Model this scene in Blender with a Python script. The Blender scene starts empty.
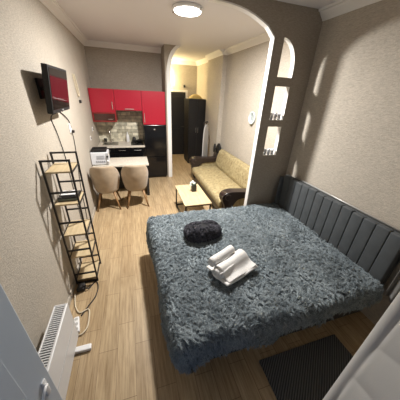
import bpy, bmesh, math, random
import numpy as np
from mathutils import Vector, Matrix
random.seed(7); RNG = np.random.default_rng(7)
COL = bpy.context.scene.collection
PI = math.pi

# ------------------------------------------------------------------ materials
MATS = {}
def mat(name, col=(.5,.5,.5), rough=.6, metal=0., spec=.5, build=None, emit=None, estr=0., trans=0., ior=1.45, coat=0., sheen=0.):
    if name in MATS: return MATS[name]
    m = bpy.data.materials.new(name); m.use_nodes = True
    nt = m.node_tree; b = nt.nodes['Principled BSDF']
    b.inputs['Base Color'].default_value = (*col, 1); b.inputs['Roughness'].default_value = rough
    b.inputs['Metallic'].default_value = metal; b.inputs['Specular IOR Level'].default_value = spec
    b.inputs['Transmission Weight'].default_value = trans; b.inputs['IOR'].default_value = ior
    b.inputs['Coat Weight'].default_value = coat; b.inputs['Sheen Weight'].default_value = sheen
    if emit: b.inputs['Emission Color'].default_value = (*emit, 1); b.inputs['Emission Strength'].default_value = estr
    if build: build(nt, b)
    MATS[name] = m; return m
def coords(nt, scale=(1,1,1), rot=(0,0,0)):
    t = nt.nodes.new('ShaderNodeTexCoord'); mp = nt.nodes.new('ShaderNodeMapping')
    mp.inputs['Scale'].default_value = scale; mp.inputs['Rotation'].default_value = rot
    nt.links.new(t.outputs['Object'], mp.inputs['Vector']); return mp.outputs['Vector']
def noise(nt, vec, scale=5, detail=4, rough=.5):
    n = nt.nodes.new('ShaderNodeTexNoise'); n.inputs['Scale'].default_value = scale
    n.inputs['Detail'].default_value = detail; n.inputs['Roughness'].default_value = rough
    nt.links.new(vec, n.inputs['Vector']); return n.outputs['Fac']
def ramp(nt, fac, stops):
    r = nt.nodes.new('ShaderNodeValToRGB'); e = r.color_ramp.elements
    while len(e) < len(stops): e.new(.5)
    for i, (p, c) in enumerate(stops): e[i].position = p; e[i].color = (*c, 1)
    nt.links.new(fac, r.inputs['Fac']); return r.outputs['Color']
def bump(nt, b, h, strength=.3, dist=.01):
    n = nt.nodes.new('ShaderNodeBump'); n.inputs['Strength'].default_value = strength; n.inputs['Distance'].default_value = dist
    nt.links.new(h, n.inputs['Height']); nt.links.new(n.outputs['Normal'], b.inputs['Normal'])
def mix(nt, a, c, fac, mode='MIX'):
    m = nt.nodes.new('ShaderNodeMix'); m.data_type = 'RGBA'; m.blend_type = mode
    for k, v in ((0, fac), (6, a), (7, c)):
        if hasattr(v, 'is_output'): nt.links.new(v, m.inputs[k])
        else: m.inputs[k].default_value = v if k == 0 else (*v, 1)
    return m.outputs[2]
def scaled(c, k): return tuple(v*k for v in c)

def wallpaper(col):
    def f(nt, b):
        n = noise(nt, coords(nt, (18, 18, 95)), 1.6, 4, .6)
        n2 = noise(nt, coords(nt, (60, 60, 60)), 1.5, 2, .6)
        n3 = noise(nt, coords(nt, (1.2, 1.2, 1.2)), 2, 2)
        c = ramp(nt, n, [(.32, scaled(col, .82)), (.68, scaled(col, 1.15))])
        c = mix(nt, c, ramp(nt, n3, [(.3, (.93,.93,.93)), (.7, (1,1,1))]), 1., 'MULTIPLY')
        nt.links.new(c, b.inputs['Base Color'])
        ad = nt.nodes.new('ShaderNodeMath'); ad.operation = 'ADD'
        nt.links.new(n, ad.inputs[0]); nt.links.new(n2, ad.inputs[1])
        bump(nt, b, ad.outputs[0], .5, .007)
    return f
M_WALL = mat('beige_wallpaper', rough=.75, spec=.25, build=wallpaper((.485,.44,.375)))
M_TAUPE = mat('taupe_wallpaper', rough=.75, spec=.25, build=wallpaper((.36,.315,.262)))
M_CEIL = mat('ceiling_paint', (.74,.72,.725), .7, spec=.2)
M_TRIM = mat('white_trim_paint', (.80,.79,.77), .45)
def floor_build(nt, b):
    def brick(c1, c2, mortar):
        t = nt.nodes.new('ShaderNodeTexBrick'); t.offset = .37; t.offset_frequency = 2
        t.inputs['Scale'].default_value = 1; t.inputs['Brick Width'].default_value = .62; t.inputs['Row Height'].default_value = .155
        t.inputs['Mortar Size'].default_value = .002; t.inputs['Mortar Smooth'].default_value = .3
        t.inputs['Color1'].default_value = (*c1, 1); t.inputs['Color2'].default_value = (*c2, 1); t.inputs['Mortar'].default_value = (*mortar, 1)
        nt.links.new(coords(nt, (1,1,1), (0,0,PI/2)), t.inputs['Vector']); return t
    t = brick((.40,.295,.175), (.455,.345,.21), (.19,.125,.07))
    g = noise(nt, coords(nt, (34, 1.6, 1)), 1.6, 6, .7)
    g2 = noise(nt, coords(nt, (7, .9, 1)), 1.5, 3, .6)
    c = mix(nt, t.outputs['Color'], ramp(nt, g, [(.34, (.60,.53,.46)), (.58, (1.12,1.12,1.12))]), .85, 'MULTIPLY')
    c = mix(nt, c, ramp(nt, g2, [(.3, (.8,.78,.74)), (.65, (1.1,1.1,1.1))]), .8, 'MULTIPLY')
    nt.links.new(c, b.inputs['Base Color'])
    bump(nt, b, t.outputs['Fac'], -.25, .003)
M_FLOOR = mat('wood_look_floor', rough=.36, spec=.45, build=floor_build)
def oak_build(nt, b):
    g = noise(nt, coords(nt, (30, 3, 30)), 1.2, 5, .6)
    nt.links.new(ramp(nt, g, [(.3, (.45,.35,.20)), (.7, (.60,.48,.30))]), b.inputs['Base Color'])
M_OAK = mat('light_oak', rough=.45, build=oak_build)
M_LEGWOOD = mat('chair_leg_wood', (.30,.17,.075), .45)
M_BLACKMETAL = mat('black_metal', (.018,.017,.017), .45)
M_BLACKGLOSS = mat('black_gloss', (.006,.006,.007), .14, spec=.5)
M_BLACKMATT = mat('black_matt', (.014,.013,.013), .6)
M_BLACKHALL = mat('black_wood', (.010,.009,.009), .5)
M_RED = mat('red_gloss', (.38,.012,.030), .32, coat=.2)
M_DARKRED = mat('dark_red_frame', (.24,.02,.02), .35)
M_CHROME = mat('chrome', (.75,.74,.72), .22, metal=1)
M_WHITE = mat('white_plastic', (.80,.80,.80), .4)
M_HEATER = mat('heater_enamel', (.66,.66,.66), .35)
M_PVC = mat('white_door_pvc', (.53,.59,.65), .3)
M_GREYSLOT = mat('dark_slot', (.05,.05,.06), .6)
M_CREAMCABLE = mat('cream_cable', (.62,.54,.40), .5)
def stone_build(nt, b):
    n = noise(nt, coords(nt), 40, 4); nt.links.new(ramp(nt, n, [(.35, (.55,.50,.42)), (.7, (.72,.68,.60))]), b.inputs['Base Color'])
M_STONE = mat('pale_stone_top', rough=.35, build=stone_build)
def tile_build(nt, b):
    t = nt.nodes.new('ShaderNodeTexBrick'); t.offset = .5
    t.inputs['Scale'].default_value = 1; t.inputs['Brick Width'].default_value = .25; t.inputs['Row Height'].default_value = .085
    t.inputs['Mortar Size'].default_value = .004; t.inputs['Bias'].default_value = -.1
    t.inputs['Color1'].default_value = (.85,.80,.66,1); t.inputs['Color2'].default_value = (.38,.36,.28,1); t.inputs['Mortar'].default_value = (.26,.23,.18,1)
    nt.links.new(coords(nt, (1,1,1), (PI/2,0,0)), t.inputs['Vector'])
    n = noise(nt, coords(nt), 9, 4)
    c = mix(nt, t.outputs['Color'], ramp(nt, n, [(.35, (.7,.7,.66)), (.65, (1.25,1.25,1.2))]), 1, 'MULTIPLY')
    nt.links.new(c, b.inputs['Base Color']); bump(nt, b, t.outputs['Fac'], -.4, .006)
M_TILE = mat('stone_tile_splashback', rough=.5, build=tile_build)
def velvet(col):
    def f(nt, b):
        n = noise(nt, coords(nt), 8, 3); nt.links.new(ramp(nt, n, [(.35, scaled(col, .88)), (.65, scaled(col, 1.1))]), b.inputs['Base Color'])
    return f
M_VELVET = mat('beige_velvet', rough=.85, sheen=.25, build=velvet((.37,.29,.205)))
def sofa_build(nt, b):
    v = nt.nodes.new('ShaderNodeTexVoronoi'); v.inputs['Scale'].default_value = 15
    w = noise(nt, coords(nt), 14, 5, .7)
    nt.links.new(coords(nt), v.inputs['Vector'])
    c = ramp(nt, v.outputs['Distance'], [(.15, (.27,.215,.115)), (.45, (.36,.30,.17))])
    c = mix(nt, c, ramp(nt, w, [(.4, (.78,.74,.66)), (.6, (1.1,1.1,1.08))]), 1, 'MULTIPLY')
    nt.links.new(c, b.inputs['Base Color'])
M_SOFA = mat('mustard_patterned_fabric', rough=.7, build=sofa_build)
M_LEATHER = mat('dark_brown_leather', (.022,.014,.012), .33)
M_HEAD = mat('grey_headboard_fabric', rough=.7, sheen=.05, build=velvet((.062,.070,.076)))
M_PIPING = mat('silver_piping', (.45,.45,.44), .3, metal=.3)
def fur(dark, light, sc=11):
    def f(nt, b):
        n = noise(nt, coords(nt), sc, 4, .6); n2 = noise(nt, coords(nt), 170, 2, .6)
        c = ramp(nt, n, [(.32, dark), (.68, light)])
        c = mix(nt, c, ramp(nt, n2, [(.35, (.55,.55,.55)), (.62, (1.35,1.35,1.35))]), 1, 'MULTIPLY')
        nt.links.new(c, b.inputs['Base Color'])
    return f
M_FUR = mat('blue_grey_fur', rough=.75, spec=.2, build=fur((.185,.225,.250), (.325,.375,.400)))
M_FURBASE = mat('blue_grey_fur_backing', (.11,.135,.15), .9)
M_DARKFUR = mat('charcoal_fur', rough=.8, spec=.2, build=fur((.040,.040,.050), (.095,.093,.112), 20))
M_DARKFURBASE = mat('charcoal_fur_backing', (.018,.018,.022), .9)
def terry_build(nt, b):
    n = noise(nt, coords(nt), 260, 3); bump(nt, b, n, .5, .004)
M_TOWEL = mat('white_terry', (.80,.79,.77), .9, build=terry_build)
M_MATTRESS = mat('mattress_fabric', (.10,.11,.12), .85)
def mat_build(nt, b):
    w = nt.nodes.new('ShaderNodeTexWave'); w.inputs['Scale'].default_value = 17; w.inputs['Distortion'].default_value = 0
    nt.links.new(coords(nt, (1,1,1), (0,0,math.radians(-43))), w.inputs['Vector']); w.bands_direction = 'Y'
    nt.links.new(ramp(nt, w.outputs['Fac'], [(.35, (.035,.036,.037)), (.75, (.12,.125,.125))]), b.inputs['Base Color'])
    bump(nt, b, w.outputs['Fac'], .6, .005)
M_MAT = mat('ribbed_dark_rug', rough=.85, build=mat_build)
def curt_build(nt, b):
    n = noise(nt, coords(nt), 300, 2); bump(nt, b, n, .15, .002)
M_CURTAIN = mat('white_quilted_fabric', (.47,.47,.46), .6, build=curt_build)
M_GREYCURT = mat('grey_satin', (.16,.155,.145), .38, sheen=.3)
M_GLASS = mat('clear_glass', (1,1,1), .03, trans=1)
M_SCREEN = mat('tv_screen', (.008,.007,.008), .10, spec=.6, coat=.4)
M_STRAW = mat('straw', (.45,.34,.13), .8)
M_LAMP = mat('lamp_diffuser', (.9,.9,.9), .5, emit=(1,.96,.90), estr=9)
M_SCONCE = mat('sconce_shade', (.9,.85,.7), .5, emit=(1,.80,.42), estr=330)

# ------------------------------------------------------------------ mesh helpers
def bx(bm, x0, x1, y0, y1, z0, z1, bev=0., seg=2, M=None):
    r = bmesh.ops.create_cube(bm, size=1); vs = r['verts']
    for v in vs: v.co = Vector((x0+(v.co.x+.5)*(x1-x0), y0+(v.co.y+.5)*(y1-y0), z0+(v.co.z+.5)*(z1-z0)))
    if bev > 0:
        es = list({e for v in vs for e in v.link_edges})
        rr = bmesh.ops.bevel(bm, geom=es, offset=bev, segments=seg, profile=.5, affect='EDGES')
        vs = list({v for f in rr['faces'] for v in f.verts} | {v for v in vs if v.is_valid})
    if M is not None:
        for v in vs: v.co = M @ v.co
    return vs
def tube(bm, pts, r, n=8, closed=False, caps=True):
    P = [Vector(p) for p in pts]; rings = []; up0 = None; N = len(P)
    for i, p in enumerate(P):
        if closed: t = (P[(i+1) % N]-P[i-1])
        else: t = (P[min(i+1, N-1)]-P[max(i-1, 0)])
        t.normalize()
        a = up0 if up0 is not None else (Vector((0,0,1)) if abs(t.z) < .9 else Vector((1,0,0)))
        s = t.cross(a)
        if s.length < 1e-5: s = t.orthogonal()
        s.normalize(); u = s.cross(t).normalized(); up0 = u
        rr = r[i] if isinstance(r, (list, tuple)) else r
        rings.append([bm.verts.new(p+(s*math.cos(2*PI*k/n)+u*math.sin(2*PI*k/n))*rr) for k in range(n)])
    for i in range(N if closed else N-1):
        A, B = rings[i], rings[(i+1) % N]
        for k in range(n): bm.faces.new((A[k], A[(k+1) % n], B[(k+1) % n], B[k]))
    if caps and not closed:
        bm.faces.new(rings[0][::-1]); bm.faces.new(rings[-1])
def smooth_path(pts, k=6):
    P = [Vector(p) for p in pts]; out = []
    for i in range(len(P)-1):
        p0, p1, p2, p3 = P[max(i-1, 0)], P[i], P[i+1], P[min(i+2, len(P)-1)]
        for j in range(k):
            t = j/k
            out.append(.5*((2*p1)+(p2-p0)*t+(2*p0-5*p1+4*p2-p3)*t*t+(3*p1-p0-3*p2+p3)*t**3))
    return out+[P[-1]]
def lathe(bm, prof, c=(0,0,0), n=24, M=None):
    rings = []
    for r, z in prof:
        rings.append([bm.verts.new(Vector((c[0]+max(r, 1e-4)*math.cos(2*PI*k/n), c[1]+max(r, 1e-4)*math.sin(2*PI*k/n), c[2]+z))) for k in range(n)])
    for i in range(len(rings)-1):
        for k in range(n): bm.faces.new((rings[i][k], rings[i][(k+1) % n], rings[i+1][(k+1) % n], rings[i+1][k]))
    bm.faces.new(rings[0][::-1]); bm.faces.new(rings[-1])
    if M is not None:
        for R in rings:
            for v in R: v.co = M @ v.co
def prism(bm, poly, axis, a0, a1):
    """extrude a 2D polygon: axis 'y' -> poly is (x,z); 'x' -> (y,z); 'z' -> (x,y)"""
    def P(u, v, a): return Vector((u, a, v)) if axis == 'y' else (Vector((a, u, v)) if axis == 'x' else Vector((u, v, a)))
    A = [bm.verts.new(P(u, v, a0)) for u, v in poly]; B = [bm.verts.new(P(u, v, a1)) for u, v in poly]
    n = len(poly)
    for i in range(n): bm.faces.new((A[i], A[(i+1) % n], B[(i+1) % n], B[i]))
    bm.faces.new(A[::-1]); bm.faces.new(B)
def obj(name, bm, m, parent=None, smooth=False, bevel=0., sub=0, solid=None):
    bmesh.ops.recalc_face_normals(bm, faces=bm.faces)
    me = bpy.data.meshes.new(name); bm.to_mesh(me); bm.free()
    for x in (m if isinstance(m, (list, tuple)) else [m]): me.materials.append(x)
    if smooth:
        for p in me.polygons: p.use_smooth = True
    o = bpy.data.objects.new(name, me); COL.objects.link(o)
    if parent is not None:
        o.parent = parent; bpy.context.view_layer.update() if False else None
        # geometry is written in world space; keep it there
        inv = Matrix.Identity(4); q = parent; chain = []
        while q is not None: chain.append(q.matrix_basis.copy()); q = q.parent
        for c in reversed(chain): inv = inv @ c
        me.transform(inv.inverted())
    if solid: s = o.modifiers.new('solid', 'SOLIDIFY'); s.thickness = solid; s.offset = 0
    if bevel > 0: b = o.modifiers.new('bevel', 'BEVEL'); b.width = bevel; b.segments = 2; b.limit_method = 'ANGLE'
    if sub: s = o.modifiers.new('sub', 'SUBSURF'); s.levels = sub; s.render_levels = sub
    return o
def tag(o, label, cat, group=None, kind=None):
    o['label'] = label; o['category'] = cat
    if group: o['group'] = group
    if kind: o['kind'] = kind
    return o
def thing(name, label, cat, loc, group=None):
    o = bpy.data.objects.new(name, None); COL.objects.link(o); o.location = loc; o.empty_display_size = .05
    return tag(o, label, cat, group)
def struct(name, bm, m, **k):
    o = obj(name, bm, m, **k); o['kind'] = 'structure'; return o
def B(*a, **k):
    bm = bmesh.new(); bx(bm, *a, **k); return bm
def T(pts, r, n=8, **k):
    bm = bmesh.new(); tube(bm, pts, r, n, **k); return bm
def dup(root, loc, rotz=None, label=None):
    r = root.copy(); COL.objects.link(r); r.location = loc
    if rotz is not None: r.rotation_euler = (0,0,rotz)
    if label: r['label'] = label
    for ch in list(root.children):
        c = ch.copy(); COL.objects.link(c); c.parent = r
        for g in list(ch.children):
            d = g.copy(); COL.objects.link(d); d.parent = c
    return r

# ------------------------------------------------------------------ room
XL, XR, YP, PT, YK, YH, ZC, YB = -.83, 2.27, 2.61, .07, 6.10, 7.9, 3.03, -.12
struct('floor', B(XL-.1, XR+.1, YB-.25, YH+.1, -.1, 0), M_FLOOR)
struct('ceiling', B(XL-.1, XR+.1, YB-.25, YH+.1, ZC, ZC+.1), M_CEIL)
struct('wall_left', B(XL-.1, XL, YB-.25, YK+.1, 0, ZC), M_WALL)
struct('wall_right', B(XR, XR+.1, YB-.25, YH+.1, 0, ZC), M_WALL)
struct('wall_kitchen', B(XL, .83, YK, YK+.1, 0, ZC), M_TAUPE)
struct('wall_far', B(.83, XR, YH, YH+.1, 0, ZC), M_WALL)
# end wall with the doorway beside the camera
bm = bmesh.new(); bx(bm, XL, -.73, YB-.2, YB, 0, ZC); bx(bm, .78, XR, YB-.2, YB, 0, ZC); bx(bm, -.73, .78, YB-.2, YB, 2.25, ZC)
struct('wall_back', bm, M_WALL)
# side wall between kitchen and hall with its half arch
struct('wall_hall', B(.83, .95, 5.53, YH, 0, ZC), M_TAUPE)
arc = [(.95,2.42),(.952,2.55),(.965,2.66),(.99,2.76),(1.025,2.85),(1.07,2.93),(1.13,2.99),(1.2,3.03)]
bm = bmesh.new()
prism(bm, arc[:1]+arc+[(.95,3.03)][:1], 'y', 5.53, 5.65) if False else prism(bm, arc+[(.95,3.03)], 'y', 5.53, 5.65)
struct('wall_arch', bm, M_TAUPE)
# white trim along the jamb and arch of the hall opening
bm = bmesh.new()
prof_out = [(.955,0)]+[(x+.005,z) for x,z in arc]
inner = [(1.09,3.03),(1.03,2.98),(.975,2.92),(.93,2.83),(.895,2.73),(.87,2.62),(.86,2.5),(.86,0)]
prism(bm, prof_out+inner, 'y', 5.505, 5.53)
struct('trim_1', bm, M_TRIM)
# chimney breast behind the sofa
struct('wall_pilaster', B(2.16, XR, 5.4, 6.46, 0, ZC), M_WALL)
# partition with a half arch and three openings, white inner faces
def curve_solid(name, splines, y0, y1, mats):
    cu = bpy.data.curves.new(name, 'CURVE'); cu.dimensions = '2D'; cu.fill_mode = 'BOTH'; cu.extrude = (y1-y0)/2
    for pts in splines:
        s = cu.splines.new('POLY'); s.points.add(len(pts)-1)
        for i, (x, z) in enumerate(pts): s.points[i].co = (x, z, 0, 1)
        s.use_cyclic_u = True
    tmp = bpy.data.objects.new('tmp', cu); COL.objects.link(tmp)
    dg = bpy.context.evaluated_depsgraph_get(); me = bpy.data.meshes.new_from_object(tmp.evaluated_get(dg))
    bpy.data.objects.remove(tmp); me.name = name
    me.materials.clear()
    for m in mats: me.materials.append(m)
    me.transform(Matrix.Rotation(PI/2, 4, 'X')); me.transform(Matrix.Translation((0, (y0+y1)/2, 0)))
    for p in me.polygons: p.material_index = 0 if abs(p.normal.y) > .5 else 1
    o = bpy.data.objects.new(name, me); COL.objects.link(o); return o
arch = [(1.645,0),(1.655,2.715),(1.60,2.77),(1.55,2.812),(1.46,2.852),(1.37,2.886),(1.28,2.912),(1.19,2.93),(1.09,2.942),(.97,2.95),(.86,2.952)]
outline = arch+[(.86,ZC),(XR,ZC),(XR,0)]
top_hole = [(1.785,2.335),(2.0,2.335)]+[(1.79+.21*math.cos(a), 2.43+.30*math.sin(a)) for a in [i*PI/2/10 for i in range(11)]]
holes = [[(1.785,1.345),(2.0,1.345),(2.0,1.745),(1.785,1.745)], [(1.785,1.83),(2.0,1.83),(2.0,2.235),(1.785,2.235)], top_hole]
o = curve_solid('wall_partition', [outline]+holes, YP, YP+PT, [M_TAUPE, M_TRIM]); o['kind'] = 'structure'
# narrow white casing along the jamb and arch, wrapping the reveal
bm = bmesh.new()
jamb = [(1.64,0),(1.65,2.715),(1.597,2.765),(1.55,2.805),(1.46,2.845),(1.37,2.879),(1.28,2.905),(1.19,2.923),(1.09,2.935),(.97,2.943),(.86,2.945)]
jin = [(x+.008, z+.012) for x, z in jamb[::-1]]; jin[-1] = (1.648,0); jin[-2] = (1.660,2.722)
prism(bm, jamb+jin, 'y', YP-.003, YP+PT+.003)
struct('trim_2', bm, M_TRIM)

# cornices
def cornice(n, a, b, inward):
    """profile swept from a to b, inward = unit vector into the room"""
    a = Vector((*a, 0)); b = Vector((*b, 0)); iv = Vector((*inward, 0))
    prof = [(0,2.93),(.012,2.93),(.02,2.945),(.03,2.955),(.045,2.97),(.065,2.99),(.075,3.005),(.095,3.01),(.10,3.03),(0,3.03)]
    bm = bmesh.new()
    A = [bm.verts.new(a+iv*d+Vector((0,0,z))) for d, z in prof]; Bv = [bm.verts.new(b+iv*d+Vector((0,0,z))) for d, z in prof]
    k = len(prof)
    for i in range(k): bm.faces.new((A[i], A[(i+1) % k], Bv[(i+1) % k], Bv[i]))
    bm.faces.new(A[::-1]); bm.faces.new(Bv)
    struct('trim_%d' % n, bm, M_TRIM)
cornice(3, (XL,YB), (XL,YK), (1,0)); cornice(4, (XL,YK), (.83,YK), (0,-1))
cornice(5, (XR,YB), (XR,YP), (-1,0)); cornice(6, (XR,YP+PT), (XR,5.4), (-1,0))
cornice(7, (2.16,5.4), (2.16,6.46), (-1,0)); cornice(8, (XR,6.46), (XR,YH), (-1,0))
cornice(9, (.95,YH), (XR,YH), (0,-1)); cornice(10, (XR,5.4), (2.16,5.4), (0,-1))

# baseboards
for nm, a in (('baseboard_left', (XL, XL+.012, YB, YK, 0, .07)), ('baseboard_right', (XR-.012, XR, YP+PT, 5.4, 0, .07)), ('baseboard_far', (1.93, XR, YH-.012, YH, 0, .07))):
    struct(nm, B(*a), M_WALL)

# hall door
bm = bmesh.new(); bx(bm, .955, 1.03, YH-.03, YH, 0, 2.2, .004); bx(bm, 1.87, 1.945, YH-.03, YH, 0, 2.2, .004); bx(bm, 1.03, 1.87, YH-.03, YH, 2.14, 2.2)
fr = struct('door_1', bm, M_TRIM)
bm = bmesh.new(); bx(bm, 1.035, 1.865, YH-.045, YH-.005, .01, 2.135, .004)
for z0, z1 in ((.15,.95),(1.1,2.0)): bx(bm, 1.15, 1.75, YH-.052, YH-.04, z0, z1, .004)
leaf = obj('door_leaf', bm, M_BLACKHALL, fr)
obj('door_handle', T([(1.80,YH-.05,1.02),(1.80,YH-.10,1.02),(1.69,YH-.10,1.02)], .009), M_CHROME, leaf)

# balcony door leaf standing open at the left, seen from very near
E0 = Vector((-.515,.735)); H0 = Vector((-.705,-.06)); dv = (H0-E0).normalized(); nv = Vector((-dv.y, dv.x)); nv = nv if nv.x > 0 else -nv
L0 = (H0-E0).length
def leafpt(s, off, z): p = E0+dv*s+nv*off; return Vector((p.x, p.y, z))
def leafbox(bm, s0, s1, o0, o1, z0, z1, bev=0):
    vs = bx(bm, s0, s1, o0, o1, z0, z1, bev)
    for v in vs: v.co = leafpt(v.co.x, v.co.y, v.co.z)
bm = bmesh.new(); leafbox(bm, 0, L0, -.045, 0, .03, 2.18, .006)
d2 = struct('door_2', bm, M_PVC)
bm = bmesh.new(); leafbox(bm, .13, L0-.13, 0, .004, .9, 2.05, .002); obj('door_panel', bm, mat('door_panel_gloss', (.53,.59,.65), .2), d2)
bm = bmesh.new(); leafbox(bm, .035, .060, 0, .008, .72, .84, .004); tube(bm, smooth_path([leafpt(.048,.006,.80), leafpt(.055,.022,.82), leafpt(.075,.030,.835), leafpt(.10,.032,.82), leafpt(.125,.03,.785), leafpt(.14,.026,.74)]), .0065)
obj('door_handle', bm, M_WHITE, d2, smooth=True)

# ------------------------------------------------------------------ ceiling lamp
t = thing('ceiling_lamp', 'round flat glowing white ceiling lamp with pale rim', 'lamp', (.78,3.22,ZC))
bm = bmesh.new(); lathe(bm, [(.17,0),(.185,-.006),(.188,-.02),(.18,-.035),(.165,-.038),(.163,-.01)], (.78,3.22,ZC), 40); obj('rim', bm, M_WHITE, t, smooth=True)
bm = bmesh.new(); lathe(bm, [(.162,-.012),(.162,-.040),(.15,-.052),(.11,-.062),(.05,-.067),(0,-.068)], (.78,3.22,ZC), 40); obj('diffuser', bm, M_LAMP, t, smooth=True)
for a in (1.0, 3.9):
    bm = bmesh.new(); bx(bm, -.012, .012, .165, .20, -.045, -.02, .003, M=Matrix.Translation((.78,3.22,ZC)) @ Matrix.Rotation(a, 4, 'Z')); obj('clip', bm, M_CHROME, t)
# hall sconce, hidden by the jamb from here, glowing on the wall
t = thing('wall_lamp', 'warm glowing wall lamp high on the far hall wall', 'lamp', (1.22,YH,2.5))
obj('wall_plate', B(1.17,1.27,YH-.02,YH,2.45,2.55,.004), M_CHROME, t)
bm = bmesh.new(); lathe(bm, [(.03,-.05),(.06,0),(.075,.07),(.07,.075)], (1.22,YH-.11,2.5), 20); obj('lamp_shade', bm, M_SCONCE, t, smooth=True)
obj('arm', T([(1.22,YH-.02,2.5),(1.22,YH-.10,2.46)], .01), M_CHROME, t)
tag(obj('wall_hook', B(1.80,1.86,YH-.05,YH,2.28,2.36,.01), M_BLACKMATT), 'small dark fixture on the far hall wall above the black door', 'hook')

# ------------------------------------------------------------------ kitchen
YF = 5.5
t = thing('upper_cabinet', 'red wall cabinet with a vertical handle, leftmost above the sink', 'cabinet', (-.57,YF+.3,1.65), 'red kitchen wall cabinets')
obj('body', B(XL+.01,-.318,YF+.02,YK-.001,1.655,2.11), M_DARKRED, t)
d = obj('door', B(XL+.012,-.317,YF,YF+.018,1.645,2.115,.003), M_RED, t)
obj('handle', T([(-.375,YF-.0,1.70),(-.375,YF-.03,1.71),(-.375,YF-.03,1.86),(-.375,YF,1.87)], .007), M_CHROME, d)
t = thing('glass_cabinet', 'small dark red framed glass cabinet under the leftmost red cabinet', 'cabinet', (-.57,YF+.3,1.44))
bm = bmesh.new(); bx(bm, XL+.01,-.32,YF+.02,YK-.01,1.44,1.455); bx(bm, XL+.01,XL+.025,YF+.02,YK-.01,1.455,1.642); bx(bm, -.335,-.32,YF+.02,YK-.01,1.455,1.642); bx(bm, XL+.025,-.335,YK-.03,YK-.012,1.455,1.642)
obj('body', bm, M_DARKRED, t)
bm = bmesh.new(); bx(bm, XL+.012,-.318,YF,YF+.018,1.44,1.465); bx(bm, XL+.012,-.318,YF,YF+.018,1.615,1.643); bx(bm, XL+.012,XL+.04,YF,YF+.018,1.465,1.615); bx(bm, -.345,-.318,YF,YF+.018,1.465,1.615)
d = obj('door', bm, M_DARKRED, t)
obj('pane', B(XL+.04,-.345,YF+.006,YF+.011,1.465,1.615), mat('cabinet_glass', (.12,.05,.04), .10, trans=.5), d)
obj('handle', T([(-.50,YF,1.50),(-.50,YF-.025,1.50),(-.40,YF-.025,1.50),(-.40,YF,1.50)], .006), M_CHROME, d)
t = thing('upper_cabinet', 'wide red wall cabinet with a horizontal handle above the stone tiles', 'cabinet', (-.02,YF+.3,1.69), 'red kitchen wall cabinets')
obj('body', B(-.312,.268,YF+.02,YK-.009,1.70,2.11), M_DARKRED, t)
d = obj('door', B(-.312,.268,YF,YF+.018,1.69,2.115,.003), M_RED, t)
obj('handle', T([(-.12,YF,1.725),(-.11,YF-.03,1.725),(.08,YF-.03,1.725),(.09,YF,1.725)], .007), M_CHROME, d)
t = thing('upper_cabinet', 'tall red cabinet above the black refrigerator by the white jamb', 'cabinet', (.54,YF+.3,1.385), 'red kitchen wall cabinets')
obj('body', B(.275,.81,YF+.02,YK-.001,1.395,2.11), M_DARKRED, t)
d = obj('door', B(.273,.812,YF,YF+.018,1.385,2.115,.003), M_RED, t)
obj('handle', T([(.31,YF,1.43),(.31,YF-.03,1.44),(.31,YF-.03,1.64),(.31,YF,1.65)], .007), M_CHROME, d)
t = thing('refrigerator', 'tall glossy black refrigerator below the tall red cabinet', 'refrigerator', (.54,YF+.3,0))
obj('body', B(.28,.808,YF+.03,YK-.01,.03,1.375,.004), M_BLACKGLOSS, t)
for z0, z1 in ((.05,.585),(.595,1.372)): obj('door', B(.276,.81,YF,YF+.028,z0,z1,.006), M_BLACKGLOSS, t)
bm = bmesh.new(); lathe(bm, [(.024,0),(.024,.005),(.014,.007)], (0,0,0), 20, M=Matrix.Translation((.53,YF,1.27)) @ Matrix.Rotation(PI/2, 4, 'X') @ Matrix.Diagonal((1,.6,1,1))); obj('badge', bm, M_CHROME, t)
for px in (.31,.78): obj('foot', B(px-.02,px+.02,YF+.06,YF+.1,0,.03), M_BLACKMATT, t)
# base units
t = thing('base_cabinet', 'glossy black base unit with long handles below the worktop', 'cabinet', (-.28,YF+.3,0))
obj('body', B(XL+.01,.27,YF+.03,YK-.01,.10,.84), M_BLACKMATT, t); obj('plinth', B(XL+.01,.27,YF+.08,YK-.02,0,.10), M_BLACKMATT, t)
for x0, x1 in ((-.815,-.46),(-.455,-.1),(-.095,.267)):
    dr = obj('drawer', B(x0,x1,YF+.01,YF+.028,.70,.835,.003), M_BLACKGLOSS, t)
    obj('handle', T([(x0+.10,YF+.012,.775),(x0+.10,YF-.018,.775),(x1-.10,YF-.018,.775),(x1-.10,YF+.012,.775)], .006), M_CHROME, dr)
    obj('door', B(x0,x1,YF+.01,YF+.028,.11,.69,.003), M_BLACKGLOSS, t)
tag(obj('worktop', B(XL,.272,YF-.01,YK,.841,.88,.005), M_STONE), 'pale stone kitchen worktop on the black base unit', 'worktop')
struct('wall_splashback', B(XL,.272,YK-.008,YK,.88,1.70), M_TILE)
t = thing('sink', 'small steel sink set in the kitchen worktop', 'sink', (-.55,5.8,.88))
bm = bmesh.new()
for q in ((-.74,-.36,5.62,5.64),(-.74,-.36,5.96,5.98),(-.74,-.72,5.64,5.96),(-.38,-.36,5.64,5.96)): bx(bm, *q, .88,.886)
obj('rim', bm, M_CHROME, t); obj('basin', B(-.72,-.38,5.64,5.96,.880,.882), mat('steel_dark', (.22,.22,.21), .3, metal=1), t)
t = thing('faucet', 'chrome gooseneck faucet standing behind the sink', 'faucet', (-.55,6.02,.88))
bm = bmesh.new(); lathe(bm, [(.026,0),(.026,.012),(.015,.02),(.015,.06)], (-.55,6.02,.88), 16); obj('base', bm, M_CHROME, t)
obj('spout', T(smooth_path([(-.55,6.02,.93),(-.55,6.02,1.14),(-.55,5.99,1.19),(-.55,5.93,1.19),(-.55,5.90,1.15),(-.55,5.90,1.12)]), .012), M_CHROME, t, smooth=True)
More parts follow.
